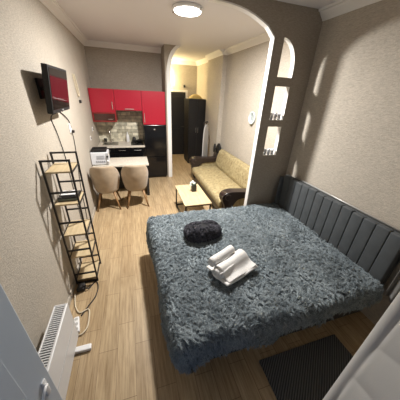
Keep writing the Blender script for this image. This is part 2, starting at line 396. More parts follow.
obj('lever', T([(-.53,6.02,.93),(-.48,6.01,.97)], .007), M_CHROME, t)
t = thing('hob', 'flat black glass hob in the worktop beside the refrigerator', 'hob', (.10,5.8,.88))
obj('glass_plate', B(-.06,.25,5.58,6.02,.881,.888,.002), M_BLACKGLOSS, t)
for x, y in ((.02,5.7),(.17,5.7),(.02,5.9),(.17,5.9)):
    bm = bmesh.new(); lathe(bm, [(.05,0),(.05,.008),(.03,.01)], (x,y,.888), 20); obj('burner', bm, M_BLACKMETAL, t)
t = thing('frying_pan', 'dark frying pan resting on the black hob', 'pan', (.15,5.75,.9))
bm = bmesh.new(); lathe(bm, [(.07,.0),(.10,.05),(.105,.05),(.10,.045),(.066,.006)], (.15,5.85,.90), 24); obj('bowl', bm, M_BLACKMETAL, t, smooth=True)
obj('handle', T([(.25,5.85,.945),(.262,5.83,.955),(.262,5.62,.985)], .010), M_BLACKMATT, t)
t = thing('soap_bottle', 'white bottle standing on the worktop against the stone tiles', 'bottle', (-.13,6.0,.88))
bm = bmesh.new(); lathe(bm, [(.036,0),(.040,.01),(.040,.15),(.030,.185),(.014,.20),(.014,.215)], (-.13,6.0,.88), 20); obj('body', bm, M_WHITE, t, smooth=True)
bm = bmesh.new(); lathe(bm, [(.017,.215),(.017,.235),(.006,.24),(.006,.26)], (-.13,6.0,.88), 12); tube(bm, [(-.13,6.0,1.14),(-.13,5.96,1.14)], .006); obj('pump', bm, M_WHITE, t)
bm = bmesh.new(); lathe(bm, [(.035,0),(.04,.09),(.037,.09),(.033,.006)], (-.68,6.0,.886), 18); tag(obj('jar', bm, M_GLASS, smooth=True), 'clear glass jar behind the sink, nearest the left wall', 'jar')
bm = bmesh.new(); lathe(bm, [(.045,0),(.048,.012),(.04,.10),(.022,.115),(.006,.12)], (.03,6.0,.895), 20); tag(obj('pot', bm, M_BLACKMETAL, smooth=True), 'small dark pot at the back of the hob', 'pot')
# sockets on the left wall above the counter
for (y, z, lab) in ((5.25,1.32,'white wall socket by the kitchen, upper of the pair'), (4.85,1.20,'white wall socket by the kitchen, lower of the pair')):
    t = thing('wall_socket', lab, 'socket', (XL,y,z), 'wall sockets by the kitchen')
    obj('plate', B(XL,XL+.012,y-.04,y+.04,z-.04,z+.04,.004), M_WHITE, t)
    bm = bmesh.new(); lathe(bm, [(.022,0),(.022,.003)], (0,0,0), 16, M=Matrix.Translation((XL+.012,y,z)) @ Matrix.Rotation(PI/2, 4, 'Y')); obj('insert', bm, M_GREYSLOT, t)

# ------------------------------------------------------------------ dining table, oven, chairs
t = thing('dining_table', 'small pale topped table with black legs in front of the kitchen', 'table', (-.28,4.7,0))
obj('tabletop', B(XL+.015,.27,4.40,4.99,.705,.742,.006), M_STONE, t)
bm = bmesh.new()
for q in ((XL+.03,.25,4.43,4.46),(XL+.03,.25,4.93,4.96)): bx(bm, *q, .655,.705)
for q in ((XL+.03,XL+.06,4.46,4.93),(.22,.25,4.46,4.93)): bx(bm, *q, .655,.705)
obj('apron', bm, M_BLACKMETAL, t)
for x in (XL+.03,.20):
    for y in (4.43,4.91): obj('leg', B(x,x+.05,y,y+.05,0,.655), M_BLACKMETAL, t)
obj('back_panel', B(XL+.06,.20,4.935,4.95,.012,.655), M_BLACKMATT, t); obj('side_panel', B(.222,.236,4.49,4.90,.012,.655), M_BLACKMATT, t)
t = thing('mini_oven', 'white box shaped mini oven with slots on the left end of the table', 'oven', (-.69,4.72,.742))
obj('body', B(-.822,-.505,4.44,4.74,.755,1.0,.012), mat('oven_white', (.72,.74,.78), .35), t)
bm = bmesh.new()
for i in range(5):
    x = -.735+i*.036; bx(bm, x, x+.022, 4.432, 4.442, .80, .835)
for i in range(4): bx(bm, -.72, -.58, 4.434, 4.442, .87+.02*i, .876+.02*i)
obj('vent', bm, mat('oven_vent', (.30,.31,.34), .5), t)
obj('control_panel', B(-.545,-.503,4.429,4.443,.77,.985,.003), mat('oven_panel', (.45,.46,.48), .4), t)
for z in (.83,.92):
    bm = bmesh.new(); lathe(bm, [(.020,0),(.018,.02),(.01,.024)], (0,0,0), 16, M=Matrix.Translation((-.518,4.429,z)) @ Matrix.Rotation(PI/2, 4, 'X')); obj('knob', bm, M_WHITE if z < .9 else M_BLACKMATT, t)
for x in (-.79,-.53):
    for y in (4.48,4.70): obj('foot', B(x-.012,x+.012,y-.012,y+.012,.742,.756), M_BLACKMATT, t)
t = thing('serving_tray', 'black tray lying on top of the white mini oven', 'tray', (-.66,4.74,1.0))
bm = bmesh.new(); bx(bm, -.80,-.53,4.46,4.72,1.0,1.012,.004)
for q in ((-.80,-.785,4.46,4.72),(-.545,-.53,4.46,4.72),(-.785,-.545,4.46,4.475),(-.785,-.545,4.705,4.72)): bx(bm, *q, 1.01,1.05)
obj('tray_body', bm, M_BLACKMATT, t)
bm = bmesh.new(); tube(bm, smooth_path([(-.80,4.78,.93),(-.75,4.80,.90),(-.74,4.84,.80),(-.78,4.86,.76)]), .011)
tag(obj('oven_cord', bm, M_BLACKMATT, smooth=True), 'thick black cord curling behind the white mini oven', 'cord')

def make_chair(cx, cy, label):
    t = thing('tub_chair', label, 'chair', (cx,cy,0), 'beige tub chairs at the table')
    bm = bmesh.new(); NA, NZ = 28, 10; g = []
    for i in range(NA+1):
        ph = -1.95+3.9*i/NA; a = abs(ph)
        k = 1/(1+math.exp((a-1.25)*5.5)); top = .60+.315*k
        col = []
        for j in range(NZ+1):
            f = j/NZ; z = .365+(top-.365)*f
            r = .180+.062*min(1, (z-.365)/.32)**.7
            rx, ry = r*1.0, r*.98
            lean = -.05*max(0, (z-.45)/.42)
            col.append(bm.verts.new((cx+rx*math.sin(ph), cy-ry*math.cos(ph)+lean*math.cos(ph)*(a < 1.6), z)))
        g.append(col)
    for i in range(NA):
        for j in range(NZ): bm.faces.new((g[i][j], g[i+1][j], g[i+1][j+1], g[i][j+1]))
    obj('backrest', bm, M_VELVET, t, smooth=True, solid=.04, sub=1)
    bm = bmesh.new(); lathe(bm, [(.13,.345),(.185,.35),(.20,.365),(.205,.40),(.20,.44),(.17,.462),(.08,.468),(0,.468)], (cx,cy+.01,0), 32); obj('seat', bm, M_VELVET, t, smooth=True)
    bm = bmesh.new(); lathe(bm, [(.12,.325),(.14,.335),(.14,.345)], (cx,cy,0), 20); obj('seat_frame', bm, M_BLACKMETAL, t)
    for sx in (-1,1):
        for sy in (-1,1): obj('leg', T([(cx+sx*.12,cy+sy*.11,.345),(cx+sx*.205,cy+sy*.20,0)], [.021,.013], 12), M_LEGWOOD, t, smooth=True)
    return t
ch = make_chair(-.565, 4.09, 'beige velvet tub chair with wooden legs, the one against the left wall')
dup(ch, (-.03,4.09,0), 0.04, 'beige velvet tub chair with wooden legs, the one away from the wall')

# ------------------------------------------------------------------ TV, wall cords
t = thing('television', 'black flat television on a bracket on the left wall', 'television', (XL,2.4,2.08))
TM = Matrix.Translation((-.672,2.765,2.072)) @ Matrix.Rotation(math.radians(6.6), 4, 'Y')
def tvbox(bm, *a, bev=.004): bx(bm, *a, bev, M=TM)
bm = bmesh.new(); tvbox(bm, -.05,0,-.33,.33,-.205,.205, bev=.008); tvbox(bm, -.085,-.05,-.22,.22,-.14,.14, bev=.01); obj('casing', bm, M_BLACKMATT, t)
bm = bmesh.new(); tvbox(bm, .0,.003,-.312,.312,-.168,.184, bev=0); obj('screen', bm, M_SCREEN, t)
bm = bmesh.new(); tvbox(bm, .0,.006,-.03,.03,-.192,-.178, bev=.001); obj('badge', bm, mat('badge_grey', (.3,.3,.3), .3), t)
bm = bmesh.new(); bx(bm, XL,XL+.02,2.62,2.80,1.99,2.17,.003); tube(bm, [(XL+.02,2.70,2.08),(-.752,2.70,2.08)], .02); obj('wall_bracket', bm, M_BLACKMETAL, t)
WX = XL+.01
t = thing('wall_socket', 'white wall socket with a black plug below the television', 'socket', (XL,3.46,1.57))
obj('plate', B(XL,XL+.012,3.40,3.50,1.54,1.66,.004), M_WHITE, t)
bm = bmesh.new(); bx(bm, XL+.012,XL+.045,3.46,3.50,1.53,1.57,.008); obj('plug', bm, M_BLACKMATT, t)
tag(obj('looping_cord', T(smooth_path([(-.735,2.92,1.860),(-.77,3.0,1.86),(WX,3.12,1.84),(WX,3.28,1.78),(WX,3.44,1.70),(WX,3.49,1.60)]), .006), M_BLACKMATT, smooth=True), 'black cord looping from the television to the socket', 'cord')
tag(obj('hanging_cord', T(smooth_path([(-.735,2.66,1.862),(WX,2.76,1.80),(WX,2.84,1.62),(WX,2.92,1.3),(WX,2.93,.9),(WX,2.95,.3),(WX,2.95,.02)]), .005), M_BLACKMATT, smooth=True), 'thin black cord hanging from the television down behind the rack', 'cord')
tag(obj('plug_cord', T(smooth_path([(WX,3.49,1.53),(WX,3.50,1.40),(WX,3.42,1.1),(WX,3.30,.8),(WX,3.25,.3),(WX,3.1,.02)]), .005), M_BLACKMATT, smooth=True), 'thin black cord dropping from the wall socket below the television', 'cord')
t = thing('cord_loop', 'pale cord loop with a dark clip hanging on the left wall near the kitchen', 'cord', (XL,4.45,2.0))
obj('loop', T(smooth_path([(WX,4.28,2.30),(WX,4.34,2.12),(WX,4.42,1.98),(WX,4.50,2.02),(WX,4.46,2.16),(WX,4.38,2.30)]), .010), M_CREAMCABLE, t, smooth=True)
obj('clip', B(XL,XL+.03,4.42,4.50,1.87,1.92,.008), M_BLACKMATT, t)

# ------------------------------------------------------------------ shelf rack
t = thing('shelf_rack', 'tall black metal rack with wooden shelves against the left wall', 'rack', (-.69,2.29,0))
RX0, RX1, RY0, RY1, RH = -.80, -.575, 2.12, 2.42, 1.52; s = .008
for y in (RY0, RY1):
    bm = bmesh.new()
    bx(bm, RX0-s,RX1+s,y-s,y+s,RH-2*s,RH)
    obj('top_rail', bm, M_BLACKMETAL, t)
    for x in (RX0, RX1): obj('post', B(x-s,x+s,y-s,y+s,0,RH-2*s), M_BLACKMETAL, t)
    for z in (1.20,.86,.50,.15,.012): obj('crossbar', B(RX0+s,RX1-s,y-s,y+s,z-s,z+s), M_BLACKMETAL, t)
bm = bmesh.new()
for z in (1.40,1.065,.70,.40,.06):
    sh = obj('shelf', B(RX0+.009,RX1-.009,RY0+.0,RY1-.0,z-.008,z+.008,.002), M_OAK, t)
    for x in (RX0,RX1): obj('side_rail', B(x-s*.7,x+s*.7,RY0+s,RY1-s,z-.012,z-.002), M_BLACKMETAL, t)
bm.free()
t2 = thing('set_top_box', 'flat black box on the second shelf of the rack', 'box', (-.69,2.28,1.073))
obj('body', B(-.78,-.595,2.19,2.37,1.074,1.11,.006), M_BLACKGLOSS, t2)
obj('front_panel', B(-.775,-.60,2.186,2.191,1.08,1.10), mat('box_panel', (.10,.13,.12), .2), t2)
tag(obj('booklet', B(-.76,-.63,2.24,2.36,1.111,1.122,.002), M_WHITE), 'thin white booklet lying on the flat black box', 'booklet')
bm = bmesh.new(); bx(bm, -.78,-.70,1.98,2.08,0,.05,.012); tag(obj('power_adapter', bm, M_BLACKMATT), 'black power adapter on the floor at the foot of the rack', 'adapter')
tag(obj('floor_cord', T(smooth_path([(-.72,2.03,.055),(-.66,2.0,.02),(-.60,2.10,.008),(-.56,2.02,.008),(-.57,1.88,.008),(-.63,1.76,.008),(-.68,1.66,.01)]), .006), M_BLACKMATT, smooth=True), 'dark cord on the floor between the rack and the heater', 'cord')
tag(obj('pale_cord', T(smooth_path([(-.79,1.95,.02),(-.76,1.80,.01),(-.70,1.70,.012),(-.62,1.72,.012),(-.60,1.62,.012),(-.60,1.52,.012),(-.635,1.46,.012),(-.67,1.455,.012)]), .007), M_CREAMCABLE, smooth=True), 'cream coloured cord curling on the floor beyond the heater', 'cord')
t = thing('power_strip', 'white power strip on the floor beside the far end of the heater', 'power strip', (-.67,1.57,0))
PM = Matrix.Translation((-.70,1.56,0)) @ Matrix.Rotation(.2, 4, 'Z')
bm = bmesh.new(); bx(bm, -.024,.024,-.085,.085,0,.035,.008, M=PM); obj('body', bm, M_WHITE, t)
for y in (-.055,0,.055):
    bm = bmesh.new(); lathe(bm, [(.015,.0355),(.015,.038)], (0,y,0), 14, M=PM); obj('outlet', bm, mat('outlet_grey', (.45,.45,.44), .5), t)

# ------------------------------------------------------------------ convector heater
t = thing('convector_heater', 'white panel heater with slotted top standing by the left wall', 'heater', (-.69,1.0,0))
HX0, HX1, HY0, HY1, HZ0, HZ1 = -.745, -.645, .60, 1.42, .075, .505
bm = bmesh.new(); bx(bm, HX1-.02,HX1,HY0,HY1,HZ0,HZ1,.006); bx(bm, HX0,HX0+.012,HY0,HY1,HZ0+.02,HZ1,.004); bx(bm, HX0,HX1,HY0,HY0+.012,HZ0+.02,HZ1,.004); bx(bm, HX0,HX1,HY1-.012,HY1,HZ0+.02,HZ1,.004)
bx(bm, HX0+.01,HX1-.01,HY0+.01,HY1-.01,HZ0+.02,HZ0+.03)
obj('casing', bm, M_HEATER, t)
bm = bmesh.new()
for i in range(46):
    y = HY0+.018+i*(HY1-HY0-.036)/45; bx(bm, HX0+.012,HX1-.02,y-.0035,y+.0035,HZ1-.008,HZ1-.002)
obj('grille', bm, M_HEATER, t)
obj('inner_plate', B(HX0+.012,HX1-.02,HY0+.012,HY1-.012,HZ1-.03,HZ1-.026), mat('heater_dark', (.035,.035,.045), .6), t)
for y in (.70,1.31):
    bm = bmesh.new(); bx(bm, -.79,-.535,y-.025,y+.025,0,.035,.008); bx(bm, -.72,-.665,y-.02,y+.02,.03,.10,.004); obj('foot', bm, M_WHITE, t)
obj('seam', B(HX1,HX1+.002,HY0+.01,HY1-.01,.27,.274), mat('seam_grey', (.45,.45,.45), .5), t)

# ------------------------------------------------------------------ coffee table
t = thing('coffee_table', 'low coffee table with pale wooden top and black frame', 'table', (.97,3.43,0))
obj('tabletop', B(.725,1.205,2.99,3.88,.408,.43,.003), M_OAK, t)
for y in (3.02,3.85):
    for z0, z1 in ((.386,.407),(0,.022)): obj('crossbar', B(.735,1.195,y-.011,y+.011,z0,z1), M_BLACKMETAL, t)
    for x in (.746,1.184): obj('leg', B(x-.011,x+.011,y-.011,y+.011,.022,.386), M_BLACKMETAL, t)
obj('side_rail', B(.735,.757,3.031,3.839,0,.022), M_BLACKMETAL, t); obj('side_rail', B(1.173,1.195,3.031,3.839,.386,.407), M_BLACKMETAL, t)
t = thing('table_pot', 'small dark pot with white blossoms on the coffee table', 'pot', (1.03,3.55,.43))
obj('body', B(.98,1.07,3.50,3.59,.431,.56,.008), mat('pot_dark', (.03,.03,.022), .4), t)
bm = bmesh.new()
for dx, dy, dz, r in ((-.03,.02,.0,.028),(.0,.03,.02,.026),(.03,.0,0,.022),(-.05,-.01,-.03,.02),(.01,-.02,.0,.02)):
    m = bmesh.ops.create_icosphere(bm, subdivisions=2, radius=r, matrix=Matrix.Translation((1.015+dx,3.56+dy,.585+dz)))
    for v in m['verts']: v.co += Vector([random.uniform(-.006,.006) for _ in range(3)])
obj('blossom', bm, mat('blossom_white', (.7,.71,.64), .8), t)
bm = bmesh.new()
for a in range(6):
    q = a*1.05; tube(bm, [(1.025,3.54,.55),(1.025+.03*math.cos(q),3.54+.03*math.sin(q),.575),(1.025+.06*math.cos(q),3.54+.06*math.sin(q),.57)], [.006,.012,.002], 6)
obj('foliage', bm, mat('dark_leaf', (.03,.05,.02), .6), t)

# ------------------------------------------------------------------ sofa
t = thing('sofa', 'mustard patterned sofa with dark brown leather scroll arms', 'sofa', (1.8,4.05,0))
SY0, SY1 = 3.06, 5.02
obj('base', B(1.46,2.2,SY0,SY1,.03,.25,.02), M_LEATHER, t)
bm = bmesh.new(); prism(bm, [(1.40,.25),(1.37,.30),(1.375,.38),(1.41,.42),(1.6,.435),(2.05,.425),(2.08,.25)], 'y', SY0+.01, SY1-.01); obj('seat', bm, M_SOFA, t, bevel=.02)
bm = bmesh.new(); prism(bm, [(2.03,.40),(2.01,.50),(2.04,.66),(2.085,.80),(2.13,.865),(2.19,.87),(2.24,.83),(2.25,.30),(2.06,.28)], 'y', SY0+.01, SY1-.01); obj('backrest', bm, M_SOFA, t, bevel=.02)
def arm(y0, y1):
    out = smooth_path([(1.50,0,.03),(1.43,0,.14),(1.42,0,.28),(1.40,0,.40),(1.355,0,.50),(1.35,0,.57),(1.40,0,.63),(1.52,0,.655),(1.72,0,.64),(1.92,0,.63),(2.10,0,.66),(2.18,0,.70)], 4)
    inn = smooth_path([(2.20,0,.58),(2.02,0,.53),(1.82,0,.515),(1.66,0,.50),(1.58,0,.42),(1.555,0,.30),(1.57,0,.16),(1.61,0,.03)], 4)
    bm = bmesh.new(); prism(bm, [(p.x,p.z) for p in out]+[(p.x,p.z) for p in inn], 'y', y0, y1)
    a = obj('armrest', bm, M_LEATHER, t, bevel=.022)
    bm = bmesh.new(); prism(bm, [(1.59,.04),(1.575,.16),(1.565,.30),(1.59,.42),(1.67,.495),(1.82,.51),(2.02,.525),(2.19,.57),(2.2,.04)], 'y', y0+.03, y1-.02); obj('side_panel', bm, M_SOFA, a)
    bm = bmesh.new()
    for k, (px, pz) in enumerate(((1.42,.56),)): tube(bm, smooth_path([(1.46,y0-.002,.50),(1.41,y0-.002,.53),(1.40,y0-.002,.58),(1.44,y0-.002,.61),(1.49,y0-.002,.59),(1.48,y0-.002,.56)]), .006)
    obj('piping', bm, mat('leather_piping', (.05,.035,.03), .3), a, smooth=True)
arm(2.89, 3.06); arm(5.02, 5.20)

# ------------------------------------------------------------------ things near the sofa and in the hall
t = thing('ironing_board', 'folded ironing board with pale grey cover upright by the hall wardrobe', 'ironing board', (1.93,5.42,0))
u = Vector((.68,.73,0)).normalized(); w = Vector((u.y,-u.x,0)); c0 = Vector((1.88,5.46,0))
bm = bmesh.new(); pts = [(-.15,.12),(.15,.12),(.155,.9),(.14,1.15),(.10,1.33),(.04,1.40),(-.04,1.40),(-.10,1.33),(-.14,1.15),(-.155,.9)]
A = [bm.verts.new(c0+u*a+Vector((0,0,z))) for a, z in pts]; A2 = [bm.verts.new(c0+u*a-w*.03+Vector((0,0,z))) for a, z in pts]
for i in range(len(pts)): bm.faces.new((A[i], A[(i+1) % len(pts)], A2[(i+1) % len(pts)], A2[i]))
bm.faces.new(A[::-1]); bm.faces.new(A2); obj('board', bm, mat('board_cover', (.40,.39,.38), .8), t)
for sgn in (-1, 1):
    bm = bmesh.new(); p = c0+w*.0-w*.045; tube(bm, [p+u*.10*sgn+Vector((0,0,.0)), p+u*.06*sgn+Vector((0,0,1.46))], .011); obj('leg', bm, M_BLACKMETAL, t)
bm = bmesh.new(); p = c0-w*.045; tube(bm, [p-u*.10+Vector((0,0,1.45)), p+u*.14+Vector((0,0,1.45))], .02); obj('foot_bar', bm, M_BLACKMETAL, t)
def stool(x, y, h, r, lab, rot):
    t = thing('folded_stool', lab, 'stool', (x,y,0), 'black folded stools beyond the sofa')
    MM = Matrix.Translation((x,y,0)) @ Matrix.Rotation(rot, 4, 'Z') @ Matrix.Rotation(.10, 4, 'Y')
    bm = bmesh.new(); lathe(bm, [(r*.85,-.018),(r,-.008),(r,.012),(r*.8,.022)], (0,0,0), 24, M=MM @ Matrix.Translation((0,0,h-r*1.35)) @ Matrix.Rotation(PI/2, 4, 'Y') @ Matrix.Diagonal((1.35,1,1,1))); obj('seat', bm, M_BLACKMATT, t, smooth=True)
    for s_ in (-1, 1):
        bm = bmesh.new(); tube(bm, [MM @ Vector((.025,s_*r*.6,h-r*1.2)), MM @ Vector((.02,s_*r*.85,.012))], .010); obj('leg', bm, M_BLACKMETAL, t)
stool(1.99, 5.31, .95, .085, 'black folded stool beyond the sofa, the narrower looking one', -.18)
stool(2.11, 5.29, .95, .10, 'black folded stool beyond the sofa, the one nearest the wall', .15)
t = thing('wardrobe', 'tall black wardrobe standing in the hall', 'wardrobe', (1.93,6.9,0))
obj('body', B(1.685,2.215,6.66,7.25,.06,1.97,.004), M_BLACKHALL, t); obj('plinth', B(1.70,2.20,6.69,7.24,0,.06), M_BLACKMATT, t)
for x0, x1, hx in ((1.687,1.948,1.92),(1.952,2.213,1.98)):
    d = obj('door', B(x0,x1,6.64,6.658,.07,1.965,.003), M_BLACKHALL, t); obj('handle', B(hx-.006,hx+.006,6.615,6.64,1.0,1.16,.003), M_CHROME, d)
t = thing('straw_hat', 'straw coloured dome shaped hat on top of the black wardrobe', 'hat', (1.96,6.9,1.97))
bm = bmesh.new(); lathe(bm, [(.24,.0),(.245,.008),(.20,.02),(.17,.06),(.11,.10),(.04,.12),(0,.122)], (1.96,6.92,1.972), 28); obj('crown', bm, M_STRAW, t, smooth=True)
t = thing('wall_clock', 'round pale wall clock above the sofa beside the white jamb', 'clock', (XR,3.88,1.73))
CM = Matrix.Translation((XR,3.88,1.73)) @ Matrix.Rotation(-PI/2, 4, 'Y')
bm = bmesh.new(); lathe(bm, [(.11,0),(.118,.012),(.115,.03),(.10,.035),(.096,.02)], (0,0,0), 32, M=CM); obj('rim', bm, mat('clock_rim', (.55,.62,.62), .35), t, smooth=True)
bm = bmesh.new(); lathe(bm, [(.097,.012),(.097,.018)], (0,0,0), 32, M=CM); f = obj('clock_face', bm, mat('clock_face', (.62,.68,.68), .5), t)
bm = bmesh.new(); tube(bm, [CM @ Vector((0,0,.022)), CM @ Vector((.07,.005,.022))], .004); obj('hand', bm, M_BLACKMATT, f)
bm = bmesh.new(); tube(bm, [CM @ Vector((0,0,.023)), CM @ Vector((-.045,-.03,.023))], .005); obj('hand', bm, M_BLACKMATT, f)
bm = bmesh.new(); bx(bm, XR-.03, XR, 3.84, 3.92, 1.595, 1.612, .003); obj('pendulum_clip', bm, mat('clock_dark', (.12,.10,.05), .5), t)

# little glasses in the two square openings of the partition
gp = [(.05,'left'),(.11,'middle'),(.17,'right')]
g0 = None
for zi, (zb, nm) in enumerate(((1.345,'lowest'),(1.83,'middle'))):
    for dx, pos in gp:
        lab = 'small clear glass in the %s partition opening, %s of three' % (nm, pos)
        if g0 is None:
            bm = bmesh.new(); lathe(bm, [(.019,0),(.025,.085),(.0225,.085),(.0175,.008)], (0,0,0), 16)
            g0 = obj('shot_glass', bm, mat('tumbler_glass', (.95,.96,.97), .25, trans=.55), smooth=True); o = g0
        else: o = g0.copy(); COL.objects.link(o)
        o.location = (1.785+dx, YP+.038, zb+.001); tag(o, lab, 'glass', 'little glasses in the partition openings')

# ------------------------------------------------------------------ bed
BX0, BX1, BY0, BY1, BZ = .20, 2.10, .84, 2.50, .545
bed = thing('bed', 'double bed with tall dark grey channelled headboard along the right wall', 'bed', (1.15,1.68,0))
obj('bed_base', B(BX0+.02,BX1+.03,BY0+.02,BY1,.14,.32,.01), M_BLACKMATT, bed)
obj('mattress', B(BX0,BX1,BY0,BY1,.321,BZ,.05,3), M_MATTRESS, bed, smooth=True)
for x in (BX0+.09, BX1-.10):
    for y in (BY0+(.05 if x < 1 else .3), BY1-.12): obj('leg', T([(x,y,.14),(x,y,0)], [.028,.018], 12), M_BLACKMETAL, bed, smooth=True)
HBY0, HBY1, HBZ0, HBZ1 = .86, 2.50, .20, 1.055
bm = bmesh.new(); bx(bm, 2.205,2.255,HBY0,HBY1,HBZ0,HBZ1,.01)
hb = obj('headboard', bm, M_HEAD, bed)
nch = 13; cw = (HBY1-HBY0)/nch
for i in range(nch):
    y0 = HBY0+i*cw; zt = HBZ1+.006*math.sin(i*1.7)
    bm = bmesh.new(); bx(bm, 2.155,2.215,y0+.001,y0+cw-.001,HBZ0+.02,zt+.008,.012,3); obj('channel', bm, M_HEAD, hb, smooth=True)
obj('piping', T([(2.243,HBY0+.05,HBZ1+.012),(2.243,1.6,HBZ1+.016),(2.243,HBY1-.15,HBZ1+.012)], .009), M_PIPING, hb, smooth=True)
obj('side_wing', B(2.10,2.25,HBY1+.001,HBY1+.045,HBZ0,HBZ1-.02,.02,3), M_HEAD, hb, smooth=True)

# fur blanket: a draped sheet and its pile
def vnoise(x, y, seed=0):
    s = 0
    for k, (fx, fy, a) in enumerate(((3.1,2.3,1),(5.7,-4.1,.6),(-9.3,7.7,.35),(13.1,11.9,.25))): s = s+a*np.sin(fx*x+fy*y+seed*1.7+k*2.1)
    return s/2.2
def drape(s, t):
    """flat sheet coordinates -> 3D on the mattress"""
    x0, x1, y0, y1 = .125, 2.10, .85, 2.515
    x0 = np.interp(t, [.8, 2.5], [.205, .145])
    cx = np.clip(s, x0, x1); cy = np.clip(t, y0, y1)
    dx, dy = s-cx, t-cy; d = np.hypot(dx, dy); dd = np.maximum(d, 1e-9)
    ang = np.arctan2(dy, dx)
    hem = np.interp(s, [.3, 2.1], [.25, .17])+.025*np.sin(7*s+1)+.02*np.sin(15*s)+.03*(s-1)*(t < y0)*0
    hem = np.where((t > y1), .10, hem)
    d2 = np.minimum(d, hem)
    r = .055; arc_ = r*PI/2
    th = np.minimum(d2, arc_)/r
    out = r*np.sin(th)+np.maximum(d2-arc_, 0)*.10*(t <= y1); down = r*(1-np.cos(th))+np.maximum(d2-arc_, 0)
    X = cx+dx/dd*out; Y = cy+dy/dd*out
    flare = np.maximum(d2-arc_, 0)
    wav = .035*flare/.25*np.sin(11*s+6*t+1.3)
    X = X+dx/dd*wav*(t <= y1); Y = Y+dy/dd*wav*(t <= y1)
    Z = .562+.010*vnoise(s, t)+.006*vnoise(2.3*s+1, 2.1*t)-down+.012*np.exp(-((s-1.3)**2+(t-1.0)**2)/.2)
    return np.stack([X, Y, Z], -1), d <= hem+.02
ns, ntt = 110, 96
S, Tt = np.meshgrid(np.linspace(-.24, 2.135, ns), np.linspace(.48, 2.60, ntt), indexing='ij')
P, ok = drape(S, Tt)
V = P.reshape(-1, 3); faces = []
for i in range(ns-1):
    for j in range(ntt-1):
        if ok[i,j] or ok[i+1,j] or ok[i,j+1] or ok[i+1,j+1]: faces.append((i*ntt+j, (i+1)*ntt+j, (i+1)*ntt+j+1, i*ntt+j+1))
me = bpy.data.meshes.new('fur_blanket'); me.from_pydata(V.tolist(), [], faces)
me.materials.append(M_FURBASE)
for p in me.polygons: p.use_smooth = True
blanket = bpy.data.objects.new('fur_blanket', me); COL.objects.link(blanket)
bmx = bmesh.new(); bmx.from_mesh(me); bmesh.ops.delete(bmx, geom=[v for v in bmx.verts if not v.link_faces], context='VERTS'); bmx.to_mesh(me); bmx.free()
md = blanket.modifiers.new('solid', 'SOLIDIFY'); md.thickness = .008; md.offset = 0
tag(blanket, 'shaggy blue grey fur blanket spread over the whole bed', 'blanket')

def pile(name, fn, pts, m, parent, nper, length, width, lift, spread, flowseed, sc=1.0):
    """tufts of tapered curved ribbons grown from surface points"""
    pts = np.asarray(pts); n = len(pts); e = 1e-3
    a, _ = fn(pts[:,0], pts[:,1]); b1, _ = fn(pts[:,0]+e, pts[:,1]); c1, _ = fn(pts[:,0], pts[:,1]+e)
    tu = b1-a; tv = c1-a
    tu /= np.maximum(np.linalg.norm(tu, axis=1, keepdims=True), 1e-9); tv /= np.maximum(np.linalg.norm(tv, axis=1, keepdims=True), 1e-9)
    nn = np.cross(tu, tv); ln = np.linalg.norm(nn, axis=1, keepdims=True); good = ln[:,0] > .2
    a, tu, tv, nn, pts = a[good], tu[good], tv[good], (nn/np.maximum(ln, 1e-9))[good], pts[good]; n = len(a)
    ang = 2.2*vnoise(1.6*pts[:,0]*sc, 1.5*pts[:,1]*sc, flowseed)*2+1.1*vnoise(6*pts[:,0]*sc, 5.3*pts[:,1]*sc, flowseed+4)+RNG.normal(0, .7, n)
    flow = tu*np.cos(ang)[:,None]+tv*np.sin(ang)[:,None]
    # fur on the hanging parts falls down
    vert = np.clip(1-nn[:,2], 0, 1)[:,None]
    flow = flow*(1-.8*vert)+np.array([0,0,-1.])*vert*1.0
    flow /= np.linalg.norm(flow, axis=1, keepdims=True)
    L = length*RNG.uniform(.7, 1.25, n)
    tip = a+flow*L[:,None]*.85+nn*(L*lift)[:,None]
    vs, fs = [], []
    R = nper
    base = np.repeat(a, R, 0)+np.repeat(tu, R, 0)*RNG.normal(0, spread, n*R)[:,None]+np.repeat(tv, R, 0)*RNG.normal(0, spread, n*R)[:,None]
    N_ = np.repeat(nn, R, 0); base = base-N_*.002
    tp = np.repeat(tip, R, 0)+RNG.normal(0, spread*.55, (n*R, 3)); FL = np.repeat(flow, R, 0); LL = np.repeat(L, R)[:,None]
    m1 = base+N_*LL*(lift*.9+.08)+(tp-base)*.18
    m2 = base+(tp-base)*.62+N_*LL*lift*.42
    side = np.cross(FL, N_)+N_*RNG.normal(0, .45, (n*R, 1)); side /= np.maximum(np.linalg.norm(side, axis=1, keepdims=True), 1e-9)
    w = width*RNG.uniform(.7, 1.3, (n*R, 1))
    ring = np.stack([base-side*w, base+side*w, m1-side*w, m1+side*w, m2-side*w*.75, m2+side*w*.75, tp], 1)
    vs = ring.reshape(-1, 3); k = np.arange(n*R)*7
    q = np.concatenate([np.stack([k, k+1, k+3, k+2], 1), np.stack([k+2, k+3, k+5, k+4], 1)]); tr = np.stack([k+4, k+5, k+6], 1)
    me = bpy.data.meshes.new(name)
    me.vertices.add(len(vs)); me.vertices.foreach_set('co', vs.astype(np.float32).ravel())
    nl = q.size+tr.size; me.loops.add(nl); me.loops.foreach_set('vertex_index', np.concatenate([q.ravel(), tr.ravel()]).astype(np.int32))
    starts = np.concatenate([np.arange(len(q))*4, q.size+np.arange(len(tr))*3]).astype(np.int32)
    me.polygons.add(len(starts)); me.polygons.foreach_set('loop_start', starts)
    me.update(calc_edges=True); me.validate(); me.materials.append(m)
    o = bpy.data.objects.new(name, me); COL.objects.link(o); o.parent = parent
    if parent.location.length > 0: o.data.transform(Matrix.Translation(-parent.location))
    o['kind'] = 'stuff'; return o
